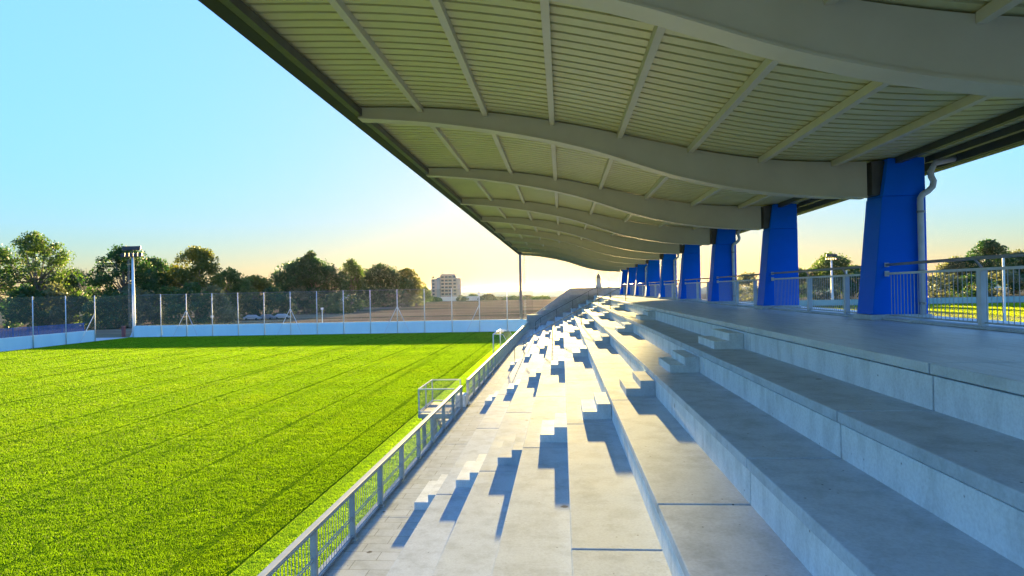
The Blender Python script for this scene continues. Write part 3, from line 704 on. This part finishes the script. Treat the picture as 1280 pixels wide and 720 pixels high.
# ------------------------------------------------------------------ distant buildings and cars
def building():
    D = 450; x0 = px2(537.5, D); x1 = px2(571, D); o = empty('apartment_tower', ((x0 + x1) / 2, D, GZ), 'pale tall apartment tower far beyond the far wall', 'building')
    P1 = noisy('tower_plaster', (0.30, 0.27, 0.22), (0.36, 0.33, 0.27), 0.3, 0.8, bst=0); P2 = noisy('tower_plaster_grey', (0.18, 0.23, 0.23), (0.22, 0.27, 0.27), 0.3, 0.8, bst=0)
    a = px2(545, D); c = px2(549, D); d = px2(564.5, D)
    for s in (((x0, a), 9.2, P1, 0), ((a, c), 10.2, P2, -1.2), ((c, d), 12.0, P1, 0.6), ((d, x1), 9.6, P1, 0)):
        (p, q), zt, m, off = s; b = MB(); b.box(p + .02, q - .02, D + off, D + 16, GZ, zt); b.build('wall', m, o)
    b = MB(); b.box(c + .3, d - .3, D + .8, D + 15, 12.0, 12.5); b.build('roof', P2, o)
    b = MB(); b.bar((c + 1, D + 5, 12.5), (c + 1, D + 5, 14.6), .2); b.bar((c - 1.5, D + 5, 10.2), (c - 1.5, D + 5, 13.0), .2); b.build('antenna', DSTEEL, o)
    for fl in range(7):
        z = GZ + 1.6 + 2.45 * fl
        for i, (p, q) in enumerate(((x0 + .8, x0 + 2.4), (c + .7, c + 2.6), (c + 3.4, c + 5.4), (c + 6.0, d - .5), (d + .8, d + 2.6))):
            yy = D + (0.6 if 1 <= i <= 3 else 0); b = MB(); b.box(p, q, yy - .08, yy - .01, z, z + 1.25); b.build('window', GLASS, o)
        b = MB(); b.box(c + 3.2, d - .2, D - .6, D + .55, z - .35, z + .1); b.build('balcony', P2, o)
building()
o = empty('low_block', (px2(524, 470), 470, GZ), 'low pinkish apartment block far behind the right end of the trees', 'building')
b = MB(); b.box(px2(518, 470), px2(526, 470), 470, 482, GZ, 4.0); b.box(px2(526.1, 470), px2(535, 470), 471, 482, GZ, 1.8); b.build('wall', noisy('pink_plaster', (0.28, 0.21, 0.18), (0.33, 0.26, 0.22), .3, .8, bst=0), o)
for fl in range(3):
    for q in range(3):
        xx = px2(519 + 2.3 * q, 470); b = MB(); b.box(xx, xx + .8, 469.9, 469.99, GZ + 1.4 + 2.9 * fl, GZ + 2.7 + 2.9 * fl); b.build('window', GLASS, o)
b = MB(); b.box(px2(548, 430), px2(602, 430), 430, 438, GZ, GZ + 2.6); b.box(px2(547, 430), px2(603, 430), 429.5, 438.5, GZ + 2.6, GZ + 2.9)
tag(b.build('low_shed', noisy('shed_white', (0.55, 0.56, 0.54), (0.66, 0.66, 0.63), .2, .7, bst=0)), 'long low white shed at the foot of the far tower', 'building')

def car(x, y, rz, m, label):
    o = empty('parked_car', (0, 0, GZ), label, 'car', 'cars parked behind the netting')
    b = MB(); side = [(-2.1, .35), (2.1, .35), (2.15, .75), (1.35, .92), (.75, 1.42), (-1.1, 1.45), (-1.75, .98), (-2.15, .9)]
    n = len(side); v = [(px, s * (.85 if pz < 1 else .68), pz + GZ) for s in (-1, 1) for px, pz in side]
    b.add(v, [tuple(range(n)), tuple(range(2*n-1, n-1, -1))] + [(i, n+i, n+(i+1) % n, (i+1) % n) for i in range(n)]); b.build('body', m, o, bevel=.05)
    for s in (-1, 1):
        b = MB(); b.quad((-1.55, s*.80, GZ+1.0), (1.15, s*.80, GZ+1.0), (.7, s*.70, GZ+1.36), (-1.05, s*.70, GZ+1.38)); b.build('side_window', GLASS, o)
        for xx in (-1.3, 1.3):
            b = MB(); b.tube([(xx, s*.68, GZ+.32), (xx, s*.90, GZ+.32)], .32, 12); b.build('wheel', RUB, o)
    o.location = (x, y, 0); o.rotation_euler = (0, 0, rz)
CARW = mat('car_white', (.42, .44, .46), .35); CARS = mat('car_silver', (.20, .24, .28), .35, .3)
for xp, D, rz, m, lb in ((302, 160, .1, CARW, 'white car parked behind the netting, leftmost of the three'), (322, 162, -.1, CARS, 'silver blue car parked behind the netting between two white cars'), (342, 165, .2, CARW, 'white car parked behind the netting, rightmost of the three')):
    car(px2(xp, D), D, rz, m, lb)

# ------------------------------------------------------------------ air
HZM = bpy.data.materials.new('haze_air'); HZM.use_nodes = True; HZM.node_tree.nodes.clear()
_o = HZM.node_tree.nodes.new('ShaderNodeOutputMaterial'); _p = HZM.node_tree.nodes.new('ShaderNodeVolumePrincipled')
_p.inputs['Color'].default_value = (0.92, 0.93, 0.95, 1); _p.inputs['Density'].default_value = 0.000009; _p.inputs['Anisotropy'].default_value = 0.8
HZM.node_tree.links.new(_p.outputs[0], _o.inputs['Volume'])
b = MB(); b.box(-4050, 4050, -420, 6050, GZ - 2.0, 22); tag(b.build('haze', HZM), kind='stuff')
